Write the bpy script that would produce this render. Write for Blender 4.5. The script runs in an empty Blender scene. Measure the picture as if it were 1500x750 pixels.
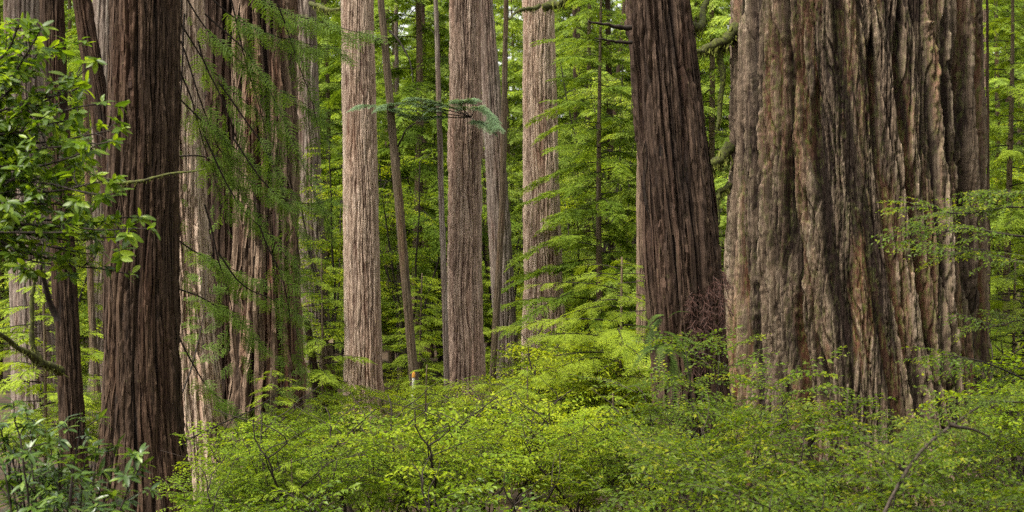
import bpy, math, random
import numpy as np
from math import pi, sin, cos, radians as R

# ------------------------------------------------------------------ camera, world, sun, exposure
SC = bpy.context.scene
CZ, F = 3.2, 2083.0                       # eye height (m), focal length in photo pixels
cam_d = bpy.data.cameras.new("camera"); cam = bpy.data.objects.new("camera", cam_d)
SC.collection.objects.link(cam)
cam.location = (0, 0, CZ); cam.rotation_euler = (R(90), 0, 0)
cam_d.sensor_width = 36; cam_d.lens = 36 * F / 1500; cam_d.clip_end = 2000; cam_d.clip_start = 0.1
SC.camera = cam
cam_d.dof.use_dof = True; cam_d.dof.focus_distance = 15.0; cam_d.dof.aperture_fstop = 3.4     # the far forest goes slightly soft

SUN_EL, SUN_ROT = R(64), R(232)           # soft high light from behind the viewpoint, to the left
W = bpy.data.worlds.new("World"); SC.world = W; W.use_nodes = True
nt = W.node_tree; nt.nodes.clear()
o_ = nt.nodes.new("ShaderNodeOutputWorld"); b_ = nt.nodes.new("ShaderNodeBackground")
s_ = nt.nodes.new("ShaderNodeTexSky"); s_.sky_type = 'NISHITA'; s_.sun_disc = False
s_.sun_elevation = SUN_EL; s_.sun_rotation = SUN_ROT; s_.dust_density = 4.0; s_.air_density = 1.0
h_ = nt.nodes.new("ShaderNodeHueSaturation"); h_.inputs['Saturation'].default_value = 0.05
nt.links.new(s_.outputs[0], h_.inputs['Color']); nt.links.new(h_.outputs[0], b_.inputs['Color'])
b_.inputs['Strength'].default_value = 0.09
nt.links.new(b_.outputs[0], o_.inputs['Surface'])
sun_d = bpy.data.lights.new("sun", 'SUN'); sun = bpy.data.objects.new("sun", sun_d); SC.collection.objects.link(sun)
sun_d.energy = 1.5; sun_d.angle = R(18); sun_d.color = (1.0, 0.93, 0.80)
from mathutils import Vector
sun.rotation_euler = Vector((sin(SUN_ROT) * cos(SUN_EL), cos(SUN_ROT) * cos(SUN_EL), sin(SUN_EL))).to_track_quat('Z', 'Y').to_euler(); sun.location = (0, 0, 60)
SC.view_settings.view_transform = 'Standard'; SC.view_settings.look = 'None'
SC.view_settings.exposure = 2.42; SC.view_settings.gamma = 1.0
cy = SC.cycles
cy.use_denoising = False                  # fine bark and needles stay crisp
cy.max_bounces = 8; cy.diffuse_bounces = 4; cy.glossy_bounces = 2; cy.transmission_bounces = 4
cy.use_adaptive_sampling = True; cy.adaptive_threshold = 0.01
cy.caustics_reflective = False; cy.caustics_refractive = False; cy.sample_clamp_indirect = 4.0

rng = np.random.default_rng(7); random.seed(7)

# ------------------------------------------------------------------ helpers
def P(px, py, d):
    return np.array([(px - 750) / F * d, d, CZ - (py - 375) / F * d])

_perm = np.random.default_rng(3).permutation(256).astype(np.int32)
_g = np.random.default_rng(4).normal(size=(256, 3)).astype(np.float32)
_g /= np.linalg.norm(_g, axis=1, keepdims=True)
def pn(x, y, z, seed=0):
    """gradient noise, about -1..1"""
    x = np.asarray(x, np.float32) + seed * 17.31; y = np.asarray(y, np.float32) + seed * 5.77; z = np.asarray(z, np.float32) + seed * 9.13
    xi = np.floor(x).astype(np.int32); yi = np.floor(y).astype(np.int32); zi = np.floor(z).astype(np.int32)
    xf = x - xi; yf = y - yi; zf = z - zi
    u = xf * xf * xf * (xf * (xf * 6 - 15) + 10); v = yf * yf * yf * (yf * (yf * 6 - 15) + 10); w = zf * zf * zf * (zf * (zf * 6 - 15) + 10)
    out = 0
    for dx in (0, 1):
        a = _perm[(xi + dx) & 255]; wx = u if dx else 1 - u
        for dy in (0, 1):
            b = _perm[(a + yi + dy) & 255]; wy = v if dy else 1 - v
            for dz in (0, 1):
                c = _perm[(b + zi + dz) & 255]; wz = w if dz else 1 - w
                g = _g[c]
                out = out + wx * wy * wz * (g[..., 0] * (xf - dx) + g[..., 1] * (yf - dy) + g[..., 2] * (zf - dz))
    return out * 1.5
def sst(a, b, x):
    t = np.clip((x - a) / (b - a), 0, 1); return t * t * (3 - 2 * t)

def gz(x, y):
    x = np.asarray(x, float); y = np.asarray(y, float)
    return 0.18 * pn(x * .15, y * .15, 0 * x) + 0.05 * pn(x * .7, y * .7, 0 * x + 3) + np.maximum(0, y - 48) * 0.10
def gz1(x, y): return float(gz(np.array([x]), np.array([y]))[0])

class Geo:
    """collects triangles, a material index for each and a tint for each vertex"""
    def __init__(s): s.V = []; s.F = []; s.M = []; s.T = []; s.n = 0
    def add(s, V, Fa, m=0, t=0.5):
        V = np.asarray(V, np.float32); Fa = np.asarray(Fa, np.int32)
        s.V.append(V); s.F.append(Fa + s.n); s.n += len(V)
        s.M.append(np.broadcast_to(np.asarray(m, np.int32), (len(Fa),)))
        s.T.append(np.broadcast_to(np.asarray(t, np.float32), (len(V),))); return s
    def get(s): return np.concatenate(s.V), np.concatenate(s.F), np.concatenate(s.M), np.concatenate(s.T)

def make_mesh(name, V, Fa, mats, M=None, T=None, smooth=False, attr='tint'):
    me = bpy.data.meshes.new(name); k = Fa.shape[1]; nf = len(Fa)
    me.vertices.add(len(V)); me.vertices.foreach_set('co', np.ascontiguousarray(V, np.float32).ravel())
    me.loops.add(nf * k); me.loops.foreach_set('vertex_index', np.ascontiguousarray(Fa, np.int32).ravel())
    me.polygons.add(nf); me.polygons.foreach_set('loop_start', np.arange(0, nf * k, k, dtype=np.int32))
    if M is not None and len(mats) > 1: me.polygons.foreach_set('material_index', np.ascontiguousarray(M, np.int32))
    me.polygons.foreach_set('use_smooth', np.full(nf, smooth, bool))
    if T is not None:
        a = me.attributes.new(attr, 'FLOAT', 'POINT'); a.data.foreach_set('value', np.ascontiguousarray(T, np.float32))
    for m in mats: me.materials.append(m)
    me.update(calc_edges=True); return me
def geo_mesh(name, g, mats, smooth=False):
    V, Fa, M, T = g.get(); return make_mesh(name, V, Fa, mats, M, T, smooth)

COL = SC.collection
def link(name, data, parent=None, kind=None, loc=None, label=None):
    o = bpy.data.objects.new(name, data); COL.objects.link(o)
    if parent is not None: o.parent = parent
    if loc is not None: o.location = loc
    if kind: o['kind'] = kind
    if label: o['label'] = label
    return o
def thing(name, label, cat, loc, group=None, rz=0, scale=1):
    o = bpy.data.objects.new(name, None); COL.objects.link(o); o.empty_display_size = .2
    o.location = loc; o.rotation_euler = (0, 0, rz); o.scale = (scale,) * 3
    o['label'] = label; o['category'] = cat
    if group: o['group'] = group
    return o
def copy_tree(o, parent=None):
    c = o.copy(); COL.objects.link(c); c.parent = parent
    for ch in list(o.children): copy_tree(ch, c)
    return c

def norm(v): v = np.asarray(v, float); return v / (np.linalg.norm(v, axis=-1, keepdims=True) + 1e-9)
def frames(T, U):
    T = norm(T); B = norm(np.cross(U, T)); N = np.cross(T, B)
    return np.stack([T, B, N], axis=-1)
def tube(pts, rad, sides=5, cap=True):
    pts = np.asarray(pts, float); n = len(pts); rad = np.broadcast_to(np.asarray(rad, float), (n,))
    d = np.gradient(pts, axis=0); ref = np.array([0.31, 0.22, 0.92]) if abs(norm(d.mean(0))[2]) < .9 else np.array([0.1, 1, 0.1])
    M = frames(d, np.broadcast_to(ref, d.shape)); a = np.arange(sides) / sides * 2 * pi
    ring = np.cos(a)[None, :, None] * M[:, None, :, 1] + np.sin(a)[None, :, None] * M[:, None, :, 2]
    V = (pts[:, None] + ring * rad[:, None, None]).reshape(-1, 3); Fa = []
    for i in range(n - 1):
        for j in range(sides):
            p, q = i * sides + j, i * sides + (j + 1) % sides
            Fa += [(p, q, q + sides), (p, q + sides, p + sides)]
    if cap:
        V = np.vstack([V, pts[-1] + norm(d[-1]) * rad[-1]])
        b = (n - 1) * sides; Fa += [(b + j, b + (j + 1) % sides, n * sides) for j in range(sides)]
    return V, np.array(Fa, np.int32)
def curve(pts, n):
    """Catmull-Rom through pts, n samples"""
    p = np.asarray(pts, float); p = np.vstack([2 * p[0] - p[1], p, 2 * p[-1] - p[-2]]); m = len(p) - 3
    out = []
    for t in np.linspace(0, m - 1e-6, n):
        i = int(t); f = t - i; a, b, c, d = p[i:i + 4]
        out.append(.5 * ((2 * b) + (c - a) * f + (2 * a - 5 * b + 4 * c - d) * f * f + (3 * b - a - 3 * c + d) * f ** 3))
    return np.array(out)
def wob(pts, n, amp, seed):
    q = curve(pts, n); r = np.random.default_rng(seed); t = np.linspace(0, 1, n)
    for ax in range(3):
        q[:, ax] += amp * sum(r.normal() * np.sin(t * pi * k + 0 * r.uniform()) / k for k in (2, 3, 5, 7))
    return q
def scatter(g, tmpl, pos, T, U, S, tint, tv=0.12, r=None):
    """adds copies of the templates (V,F,M,T) with frames built from T and U"""
    r = r or rng
    pos = np.asarray(pos, float); S = np.broadcast_to(np.asarray(S, float), (len(pos),)); tint = np.broadcast_to(np.asarray(tint, float), (len(pos),))
    Mx = frames(T, U) * S[:, None, None]; pick = r.integers(0, len(tmpl), len(pos))
    for k, (V, Fa, M, Tt) in enumerate(tmpl):
        ix = np.where(pick == k)[0]
        if not len(ix): continue
        VV = np.einsum('nij,vj->nvi', Mx[ix], V) + pos[ix, None]; nv = len(V)
        FF = Fa[None] + (np.arange(len(ix)) * nv)[:, None, None]
        TT = Tt[None] + (tint[ix] - .5 + r.normal(size=len(ix)) * tv)[:, None]
        g.add(VV.reshape(-1, 3), FF.reshape(-1, 3), np.tile(M, len(ix)), TT.ravel())

# ------------------------------------------------------------------ materials
def new_mat(name):
    m = bpy.data.materials.new(name); m.use_nodes = True; t = m.node_tree; t.nodes.clear()
    out = t.nodes.new("ShaderNodeOutputMaterial"); return m, t, out
def ramp(t, stops, fac):
    n = t.nodes.new("ShaderNodeValToRGB"); e = n.color_ramp.elements
    while len(e) < len(stops): e.new(0.5)
    for el, (p, c) in zip(e, stops): el.position = p; el.color = (*c, 1)
    t.links.new(fac, n.inputs[0]); return n.outputs[0]
def leaf_mat(name, dark, mid, light, rough=0.45, trans=0.35, spec=0.4, tboost=(1.25, 1.2, .55)):
    m, t, out = new_mat(name); N = t.nodes.new; L = t.links.new
    a = N("ShaderNodeAttribute"); a.attribute_name = 'tint'
    oi = N("ShaderNodeObjectInfo"); mm = N("ShaderNodeMath"); mm.operation = 'MULTIPLY_ADD'; mm.inputs[1].default_value = .22
    sb = N("ShaderNodeMath"); sb.operation = 'SUBTRACT'; sb.inputs[1].default_value = .11
    L(oi.outputs['Random'], mm.inputs[0]); L(a.outputs['Fac'], mm.inputs[2]); L(mm.outputs[0], sb.inputs[0])
    c = ramp(t, [(0.05, dark), (0.5, mid), (0.95, light)], sb.outputs[0])
    p = N("ShaderNodeBsdfPrincipled"); L(c, p.inputs['Base Color']); p.inputs['Roughness'].default_value = rough
    p.inputs['Specular IOR Level'].default_value = spec
    tr = N("ShaderNodeBsdfTranslucent"); mx = N("ShaderNodeMix"); mx.data_type = 'RGBA'; mx.blend_type = 'MULTIPLY'; mx.inputs[0].default_value = 1
    L(c, mx.inputs[6]); mx.inputs[7].default_value = (*[b * 1.5 for b in tboost], 1); L(mx.outputs[2], tr.inputs['Color'])
    ms = N("ShaderNodeMixShader"); ms.inputs[0].default_value = trans
    L(p.outputs[0], ms.inputs[1]); L(tr.outputs[0], ms.inputs[2]); L(ms.outputs[0], out.inputs['Surface']); return m
def bark_mat(name, inner, outer, pale, moss=0.0, scale=1.0, mosscol=(.095, .115, .022), bump=.6, red=(.22, .075, .035), redamt=.25):
    """furrow floors show red inner bark, painted extra dark as crevice shade; ridge tops are weathered; fibre grain runs up the trunk"""
    m, t, out = new_mat(name); N = t.nodes.new; L = t.links.new
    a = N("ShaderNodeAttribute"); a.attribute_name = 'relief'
    tc = N("ShaderNodeTexCoord")
    def noise(sx, sz, det=5, rough=.6):
        mp = N("ShaderNodeMapping"); mp.inputs['Scale'].default_value = (sx, sx, sz); L(tc.outputs['Object'], mp.inputs[0])
        n = N("ShaderNodeTexNoise"); n.inputs['Scale'].default_value = 1; n.inputs['Detail'].default_value = det; n.inputs['Roughness'].default_value = rough
        L(mp.outputs[0], n.inputs[0]); return n.outputs['Fac']
    n1 = noise(14 * scale, .9 * scale); n2 = noise(60 * scale, 4 * scale, 4); n3 = noise(3.2 * scale, .35 * scale, 3); n4 = noise(26 * scale, 12 * scale, 5, .7)
    base = ramp(t, [(.12, inner), (.5, outer), (.95, outer)], a.outputs['Fac'])  # low relief takes the inner colour, which has crevice shade painted into it
    def mix(c1, c2, fac, mode='MIX'):
        x = N("ShaderNodeMix"); x.data_type = 'RGBA'; x.blend_type = mode
        L(c1, x.inputs[6])
        if isinstance(c2, tuple): x.inputs[7].default_value = (*c2, 1)
        else: L(c2, x.inputs[7])
        if isinstance(fac, float): x.inputs[0].default_value = fac
        else: L(fac, x.inputs[0])
        return x.outputs[2]
    def mul(x, y):
        n = N("ShaderNodeMath"); n.operation = 'MULTIPLY'
        for i, v in enumerate((x, y)):
            if isinstance(v, float): n.inputs[i].default_value = v
            else: L(v, n.inputs[i])
        return n.outputs[0]
    f1 = ramp(t, [(.46, (0, 0, 0)), (.68, (1, 1, 1))], n1)
    c = mix(base, pale, mul(f1, a.outputs['Fac']))
    f2 = ramp(t, [(.5, (0, 0, 0)), (.66, (redamt,) * 3)], n3)
    c = mix(c, red, f2)
    g2 = ramp(t, [(.3, (.45, .43, .42)), (.68, (1.3, 1.3, 1.3))], n2)
    c = mix(c, g2, 1.0, 'MULTIPLY')
    if moss > 0:
        f3 = ramp(t, [(.60 - .2 * moss, (0, 0, 0)), (.78 - .2 * moss, (min(1, moss + .3),) * 3)], n4)
        f4 = ramp(t, [(.4, (.05, .05, .05)), (.65, (1, 1, 1))], n3)
        c = mix(c, mosscol, mul(f3, f4))
    p = N("ShaderNodeBsdfPrincipled"); L(c, p.inputs['Base Color']); p.inputs['Roughness'].default_value = .85; p.inputs['Specular IOR Level'].default_value = .2
    bp = N("ShaderNodeBump"); bp.inputs['Strength'].default_value = bump; bp.inputs['Distance'].default_value = .02
    ad = N("ShaderNodeMath"); ad.operation = 'ADD'; L(n2, ad.inputs[0]); L(n1, ad.inputs[1]); L(ad.outputs[0], bp.inputs['Height'])
    L(bp.outputs[0], p.inputs['Normal']); L(p.outputs[0], out.inputs['Surface']); return m
def plain_mat(name, c1, c2, sx=8, sz=8, rough=.8):
    m, t, out = new_mat(name); N = t.nodes.new; L = t.links.new
    tc = N("ShaderNodeTexCoord"); mp = N("ShaderNodeMapping"); mp.inputs['Scale'].default_value = (sx, sx, sz)
    n = N("ShaderNodeTexNoise"); n.inputs['Scale'].default_value = 1; n.inputs['Detail'].default_value = 5
    L(tc.outputs['Object'], mp.inputs[0]); L(mp.outputs[0], n.inputs[0])
    c = ramp(t, [(.35, c1), (.65, c2)], n.outputs['Fac'])
    p = N("ShaderNodeBsdfPrincipled"); L(c, p.inputs['Base Color']); p.inputs['Roughness'].default_value = rough; p.inputs['Specular IOR Level'].default_value = .25
    L(p.outputs[0], out.inputs['Surface']); return m

BK_DARK = bark_mat("bark_dark", (.009, .005, .003), (.039, .0225, .013), (.115, .073, .045), 0.05, redamt=.18, red=(.1, .039, .02))  # colour set low to paint in the shade over the left foreground trunk
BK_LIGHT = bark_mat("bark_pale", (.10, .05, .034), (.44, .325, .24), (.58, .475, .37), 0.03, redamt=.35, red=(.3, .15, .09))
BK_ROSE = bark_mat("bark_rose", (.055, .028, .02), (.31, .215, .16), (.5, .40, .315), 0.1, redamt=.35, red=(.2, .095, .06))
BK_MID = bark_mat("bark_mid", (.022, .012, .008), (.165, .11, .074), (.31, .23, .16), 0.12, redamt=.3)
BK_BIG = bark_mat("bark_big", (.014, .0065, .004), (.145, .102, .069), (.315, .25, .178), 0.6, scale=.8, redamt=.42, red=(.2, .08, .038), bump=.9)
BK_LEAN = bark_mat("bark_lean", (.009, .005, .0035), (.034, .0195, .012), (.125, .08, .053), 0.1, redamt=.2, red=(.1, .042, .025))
BK_THIN = bark_mat("bark_thin", (.05, .035, .022), (.12, .085, .055), (.2, .16, .11), 0.5, scale=2)
BK_GREY = bark_mat("bark_grey", (.08, .05, .04), (.2, .155, .125), (.3, .26, .215), 0.3, redamt=.2)
TWIG = plain_mat("twig_wood", (.010, .007, .005), (.028, .018, .012), 30, 30)
MOSSY = plain_mat("mossy_wood", (.025, .022, .01), (.07, .08, .014), 25, 25, .95)
MOSS = plain_mat("hanging_moss", (.045, .05, .008), (.13, .14, .02), 30, 30, .95)
LF_HEM = leaf_mat("hemlock_needles", (.036, .062, .009), (.095, .148, .014), (.20, .26, .022), .6, .36, .08)
LF_FAR = leaf_mat("far_needles", (.068, .1, .018), (.16, .225, .036), (.29, .355, .06), .6, .45, .08)
LF_RED = leaf_mat("redwood_needles", (.028, .055, .010), (.075, .125, .016), (.14, .21, .026), .55, .4, .12)
LF_BLUE = leaf_mat("bluish_needles", (.06, .10, .045), (.125, .195, .09), (.2, .29, .15), .5, .3, .18)
LF_BUSH = leaf_mat("thicket_leaves", (.04, .072, .006), (.118, .182, .008), (.28, .32, .014), .55, .38, .1)
LF_HUCK = leaf_mat("huckleberry_leaves", (.022, .046, .005), (.078, .122, .008), (.32, .30, .018), .42, .42, .12)
LF_LAUR = leaf_mat("laurel_leaves", (.022, .048, .004), (.068, .118, .007), (.175, .245, .012), .4, .45, .25)
LF_RHOD = leaf_mat("rhododendron_leaves", (.018, .04, .008), (.046, .085, .011), (.12, .18, .018), .33, .3, .4)
LF_FERN = leaf_mat("fern_leaves", (.018, .036, .006), (.045, .078, .01), (.10, .14, .016), .5, .35, .15)
DEAD = plain_mat("dead_foliage", (.014, .007, .005), (.055, .022, .014), 40, 40)
SOIL = plain_mat("forest_floor_soil", (.02, .013, .008), (.055, .034, .018), 3, 3, .95)

# ------------------------------------------------------------------ templates
def leaf_hex(L_, w, fold=.25, droop=.1):
    V = np.array([[0, 0, 0], [.45 * L_, w / 2, fold * w / 2], [.45 * L_, 0, 0], [.45 * L_, -w / 2, fold * w / 2], [L_, 0, -droop * L_]])
    return V, np.array([[0, 2, 1], [0, 3, 2], [2, 4, 1], [2, 3, 4]])
def leaf_long(L_, w, fold=.3, curl=.25, n=5):
    xs = np.linspace(0, 1, n + 1); V = []; Fa = []
    for x in xs:
        ww = w / 2 * (sin(pi * min(1, x * .92 + .04)) ** .75); z = -curl * L_ * x * x
        V += [[x * L_, ww, z + fold * ww], [x * L_, 0, z], [x * L_, -ww, z + fold * ww]]
    for i in range(n):
        a = 3 * i
        for q in (0, 1): Fa += [[a + q, a + q + 1, a + q + 4], [a + q, a + q + 4, a + q + 3]]
    return np.array(V), np.array(Fa)
def one(g): V, Fa, M, T = g.get(); return V, Fa, M, T

def frond_far(seed):
    """flat drooping conifer spray, unit length, for trees some way off"""
    r = np.random.default_rng(seed); g = Geo(); n = 12
    for i in range(n):
        x = (i + .5) / n
        for sd in (-1, 1):
            ln = (.40 * (1 - x) ** .7 + .06) * r.uniform(.65, 1.15); an = r.uniform(.75, 1.1) * sd
            d = np.array([cos(an), sin(an), -r.uniform(.05, .4)]); b = np.array([x + r.uniform(-.02, .02), 0, -.22 * x * x])
            wd = .033 * r.uniform(.8, 1.4); pr = np.array([-d[1], d[0], r.uniform(-.4, .4)])
            V = [b, b + d * ln * .5 + pr * wd, b + d * ln, b + d * ln * .5 - pr * wd]
            g.add(V, [[0, 1, 2], [0, 2, 3]], 0, np.array([.42, .5, .68, .5]) + r.normal() * .05)
    return one(g)
def frond_near(seed, n=11, gap=.04, wide=.42, thick=.017):
    """conifer spray with side twigs that carry two rows of needles, unit length"""
    r = np.random.default_rng(seed); g = Geo()
    g.add(*tube([(0, 0, 0), (.5, 0, -.04), (1, 0, -.2)], [.008, .006, .003], 3), 1, .3)
    for i in range(n):
        x = (i + .6) / n
        for sd in (-1, 1):
            ln = (wide * (1 - x) ** .6 * min(1, .45 + x * 2) + .07) * r.uniform(.7, 1.15); an = r.uniform(.7, 1.0) * sd
            b = np.array([x + r.uniform(-.03, .03), 0, -.2 * x * x]); k = max(4, int(ln / gap)); dz = r.uniform(.05, .35)
            for j in range(k):
                s = (j + .5) / k; q = b + np.array([cos(an), sin(an), -dz * s]) * ln * s
                for s2 in (-1, 1):
                    a2 = an + s2 * r.uniform(.65, 1.0); l2 = .066 * (1 - .45 * s) * r.uniform(.8, 1.2)
                    d = np.array([cos(a2), sin(a2), r.uniform(-.25, .1)]) * l2; pr = np.array([-sin(a2), cos(a2), 0]) * thick
                    g.add([q - pr, q + d, q + pr], [[0, 1, 2]], 0, .42 + .28 * s + .1 * x + r.normal() * .04)
    return one(g)
def huck_sprig(seed, L_=.48, leaf=.044, young=.6, tidy=1.0):
    """leafy twig in a flat spray: alternate small leaves on a zigzag twig with side shoots"""
    r = np.random.default_rng(seed); g = Geo()
    def shoot(p0, an, ln, zup, nl, depth):
        n = 7; t = np.linspace(0, 1, n); bend = r.normal() * .25
        pts = np.array([p0 + np.array([cos(an + bend * s) * ln * s, sin(an + bend * s) * ln * s, zup * ln * s - .25 * ln * s * s]) for s in t])
        g.add(*tube(pts, np.linspace(.0022, .0008, n) * (1.4 if depth == 0 else .8), 3), 1, .3)
        for j in range(nl):
            s = (j + .7) / nl; q = np.array([np.interp(s, t, pts[:, k]) for k in range(3)]); sd = 1 if j % 2 else -1
            a = an + bend * s + sd * r.uniform(.7, 1.15); l2 = leaf * r.uniform(.75, 1.2) * (1 - .25 * max(0, s - .75) * 4)
            V, Fa = leaf_hex(l2, l2 * r.uniform(.42, .52), r.uniform(.1, .6), r.uniform(0, .3))
            roll = r.normal() * (.3 if tidy else .5); dr = r.uniform(-.1, .35 if tidy else .6)
            Mx = frames(np.array([[cos(a), sin(a), -dr]]), np.array([[roll * sin(a), -roll * cos(a), 1.0]]))[0]
            g.add(V @ Mx.T + q, Fa, 0, np.clip(.38 + young * .5 * max(0, s - .35) * (1.0 if depth == 0 else .8) + r.normal() * .08, 0, 1))
        if depth == 0:
            for j in range(r.integers(3, 6)):
                s = r.uniform(.12, .75); q = np.array([np.interp(s, t, pts[:, k]) for k in range(3)])
                shoot(q, an + (1 if j % 2 else -1) * r.uniform(.6, 1.0), ln * (.65 - .35 * s) * r.uniform(.8, 1.2), zup * .5, int(nl * .55), 1)
    shoot(np.zeros(3), 0, L_, r.uniform(.05, .3), int(L_ / leaf * (1.7 if tidy else 1.3)), 0)
    return one(g)
def rosette_leaves(r, n, size):
    """frames for leaves of a whorl about +X as the shoot's axis: list of (dir, up, scale)"""
    out = []
    for i in range(n):
        a = i * 2.4 + r.uniform(-.3, .3); sp = r.uniform(.7, 1.35)
        d = np.array([cos(sp), sin(sp) * cos(a), sin(sp) * sin(a)]); out.append((d, np.array([1, 0, 0.]), size * r.uniform(.5, 1.2)))
    return out
FAR = [frond_far(i) for i in range(5)]
NEAR = [frond_near(20 + i) for i in range(4)]
RSPR = [frond_near(30 + i, 6, .042, .56, .022) for i in range(4)]
HUCK = [huck_sprig(40 + i) for i in range(6)]
SALAL = [huck_sprig(80 + i, .5, .085, .5, 0) for i in range(3)]
BUSHL = [huck_sprig(60 + i, .6, .058, .7, 0) for i in range(5)]

# ------------------------------------------------------------------ trunks
def _h(i, j, seed):
    return _perm[(_perm[(i + seed * 37) & 255] + j) & 255] / 255.0
def strips(arc, z, w, L_, seed, soft=.28, gap=.02):
    """long tapering bark strips of unequal height; returns height 0..1 and a value per strip"""
    u = arc / w; iu = np.floor(u).astype(np.int32); fu = u - iu
    v = z / L_ + _h(iu, 11, seed) * 9; iv = np.floor(v).astype(np.int32); fv = v - iv
    r = _h(iu, iv, seed + 1); c = .5 + .22 * (_h(iu, iv, seed + 2) - .5); e = 1 - np.abs(fu - c) * 2
    tp = .55 * (1 - sst(0, .3, np.minimum(fv, 1 - fv)))
    return sst(gap, gap + soft, e - tp) * (.4 + .6 * r), r
def trunk_data(edges, d, ztop, nth, nz, s, amp, seed, flute=0., twist=0., big=None, flare=.3, base=None, front=.8, zlo=None, furrows=None):
    """edges: (row, left, right) of the outline at depth d; returns verts, quads, relief and the base point"""
    E = np.array(edges, float); zs = CZ - (E[:, 0] - 375) / F * d; cx = ((E[:, 1] + E[:, 2]) / 2 - 750) / F * d; rr = (E[:, 2] - E[:, 1]) / 2 / F * d
    o = np.argsort(zs); zs, cx, rr = zs[o], cx[o], rr[o]
    g0 = gz1(cx[0], d); z0 = (g0 - .35) if zlo is None else zlo; zt = CZ + 420 / F * d
    zz = np.linspace(z0, min(zt, ztop), nz)
    if ztop > zt: zz = np.concatenate([zz, np.linspace(zt, ztop, 14)[1:]])
    lo = (cx[1] - cx[0]) / (zs[1] - zs[0]); hi = (cx[-1] - cx[-2]) / (zs[-1] - zs[-2])
    C = np.interp(zz, zs, cx); C = np.where(zz < zs[0], cx[0] + (zz - zs[0]) * lo, C); C = np.where(zz > zs[-1], cx[-1] + (zz - zs[-1]) * hi, C)
    Rd = np.interp(zz, zs, rr); Rd = np.where(zz > zs[-1], rr[-1] * (1 - .75 * np.clip((zz - zs[-1]) / max(1, ztop - zs[-1]), 0, 1)), Rd)
    Rd = Rd * (1 + flare * np.exp(-np.clip(zz - g0, 0, 9) / .45))
    nf = int(nth * front); ph = np.concatenate([np.linspace(-1.8, 1.8, nf), np.linspace(1.8, 2 * pi - 1.8, nth - nf + 2)[1:-1]])
    th = -pi / 2 + ph; TH, ZZ = np.meshgrid(th, zz); Rm = rr.mean()
    lowx, lowy = np.cos(TH) * Rm, np.sin(TH) * Rm; AR = (TH + pi / 2) * Rm
    AR = AR + twist * ZZ + .9 * s * pn(AR / (3 * s), 0 * AR, ZZ / (s * 22), seed) + .22 * s * pn(AR / s, 0 * AR + 7, ZZ / (s * 5), seed + 1)
    a1, v1 = strips(AR, ZZ, s, s * 15, seed + 2); a2, v2 = strips(AR, ZZ, .42 * s, s * 7, seed + 3); a3, v3 = strips(AR, ZZ, .19 * s, s * 3.2, seed + 4)
    n3 = pn(AR / (.12 * s), 0 * AR + 3, ZZ / (s * 1.3), seed + 4); n4 = pn(AR / (.4 * s), 0 * AR + 9, ZZ / (s * .8), seed + 5)
    h = a1 + .6 * a2 * (.4 + .6 * a1) + .30 * a3 + .10 * n3 + .16 * n4
    hh = 1.5 * amp * (h - 1.25)
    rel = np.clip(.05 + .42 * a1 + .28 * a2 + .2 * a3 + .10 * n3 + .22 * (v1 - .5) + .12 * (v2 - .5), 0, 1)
    if big:
        bs, ba, slant = big; SL = slant * np.exp(-((AR + .25 * Rm) / (.75 * Rm)) ** 2) + .02
        A2 = AR + SL * (ZZ - 3) + .4 * bs * pn(AR / (2 * bs), 0 * AR, ZZ / (bs * 22), seed + 7) + .02 * bs * pn(AR / (.1 * bs), 0 * AR, ZZ / (bs * .5), seed + 11)
        q1, w1 = strips(A2, ZZ, bs, bs * 40, seed + 8, .2, .12); q2, w2 = strips(A2, ZZ, .43 * bs, bs * 11, seed + 9, .16)
        hh = hh * (.5 + .5 * q1) + ba * (q1 - .75) + ba * .4 * (q2 - .5); rel = np.clip(rel * (.2 + .6 * q1 + .35 * q2) + .2 * (w1 - .5), 0, 1)
    if furrows:                                          # deep clefts between the ribs: (width m, depth m, [(px, row), ...])
        XS = C[:, None] + np.cos(TH) * Rd[:, None]
        for k, (fw, fd, pts) in enumerate(furrows):
            pp = np.array(pts, float); pz = CZ - (pp[:, 1] - 375) / F * d; o2 = np.argsort(pz); fx = np.interp(zz, pz[o2], (pp[o2, 0] - 750) / F * d)
            jit = .035 * pn(zz * .8, 0 * zz + k, 0 * zz, 61) + .008 * pn(zz * 9, 0 * zz + k, 0 * zz, 62); wv = fw * (1 + .55 * pn(zz * .9, 0 * zz + k, 0 * zz, 63)) * sst(pz.min() - .6, pz.min() + .4, zz) * (1 - sst(pz.max() - .3, pz.max() + .5, zz)) + 1e-3
            m = np.exp(-(np.abs(XS - (fx + jit)[:, None]) / wv[:, None]) ** 3) * (np.sin(TH) < .1)
            hh = hh * (1 - .6 * m) - fd * m; rel = rel * (1 - .75 * m)  # clefts are carved and also coloured toward the shade-darkened inner tone
    if flute: hh = hh + flute * pn(lowx / (.7 * Rm), lowy / (.7 * Rm), ZZ / 7, seed + 10) * (1 + 1.5 * np.exp(-np.clip(ZZ, 0, 9) / 1.0))
    fade = np.where(ZZ > zt, .3, 1.0); RR = Rd[:, None] + hh * fade
    bx = float(np.interp(g0, zz, C)); b = np.array([bx, d, g0])
    V = np.stack([C[:, None] + np.cos(TH) * RR, d + np.sin(TH) * RR, ZZ], -1).reshape(-1, 3) - b
    n, m = len(zz), len(th); i, j = np.meshgrid(np.arange(n - 1), np.arange(m), indexing='ij'); j2 = (j + 1) % m
    Q = np.stack([i * m + j, i * m + j2, (i + 1) * m + j2, (i + 1) * m + j], -1).reshape(-1, 4)
    return V, Q, rel.ravel(), b, (zz, C, Rd)
TR = {}
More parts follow.
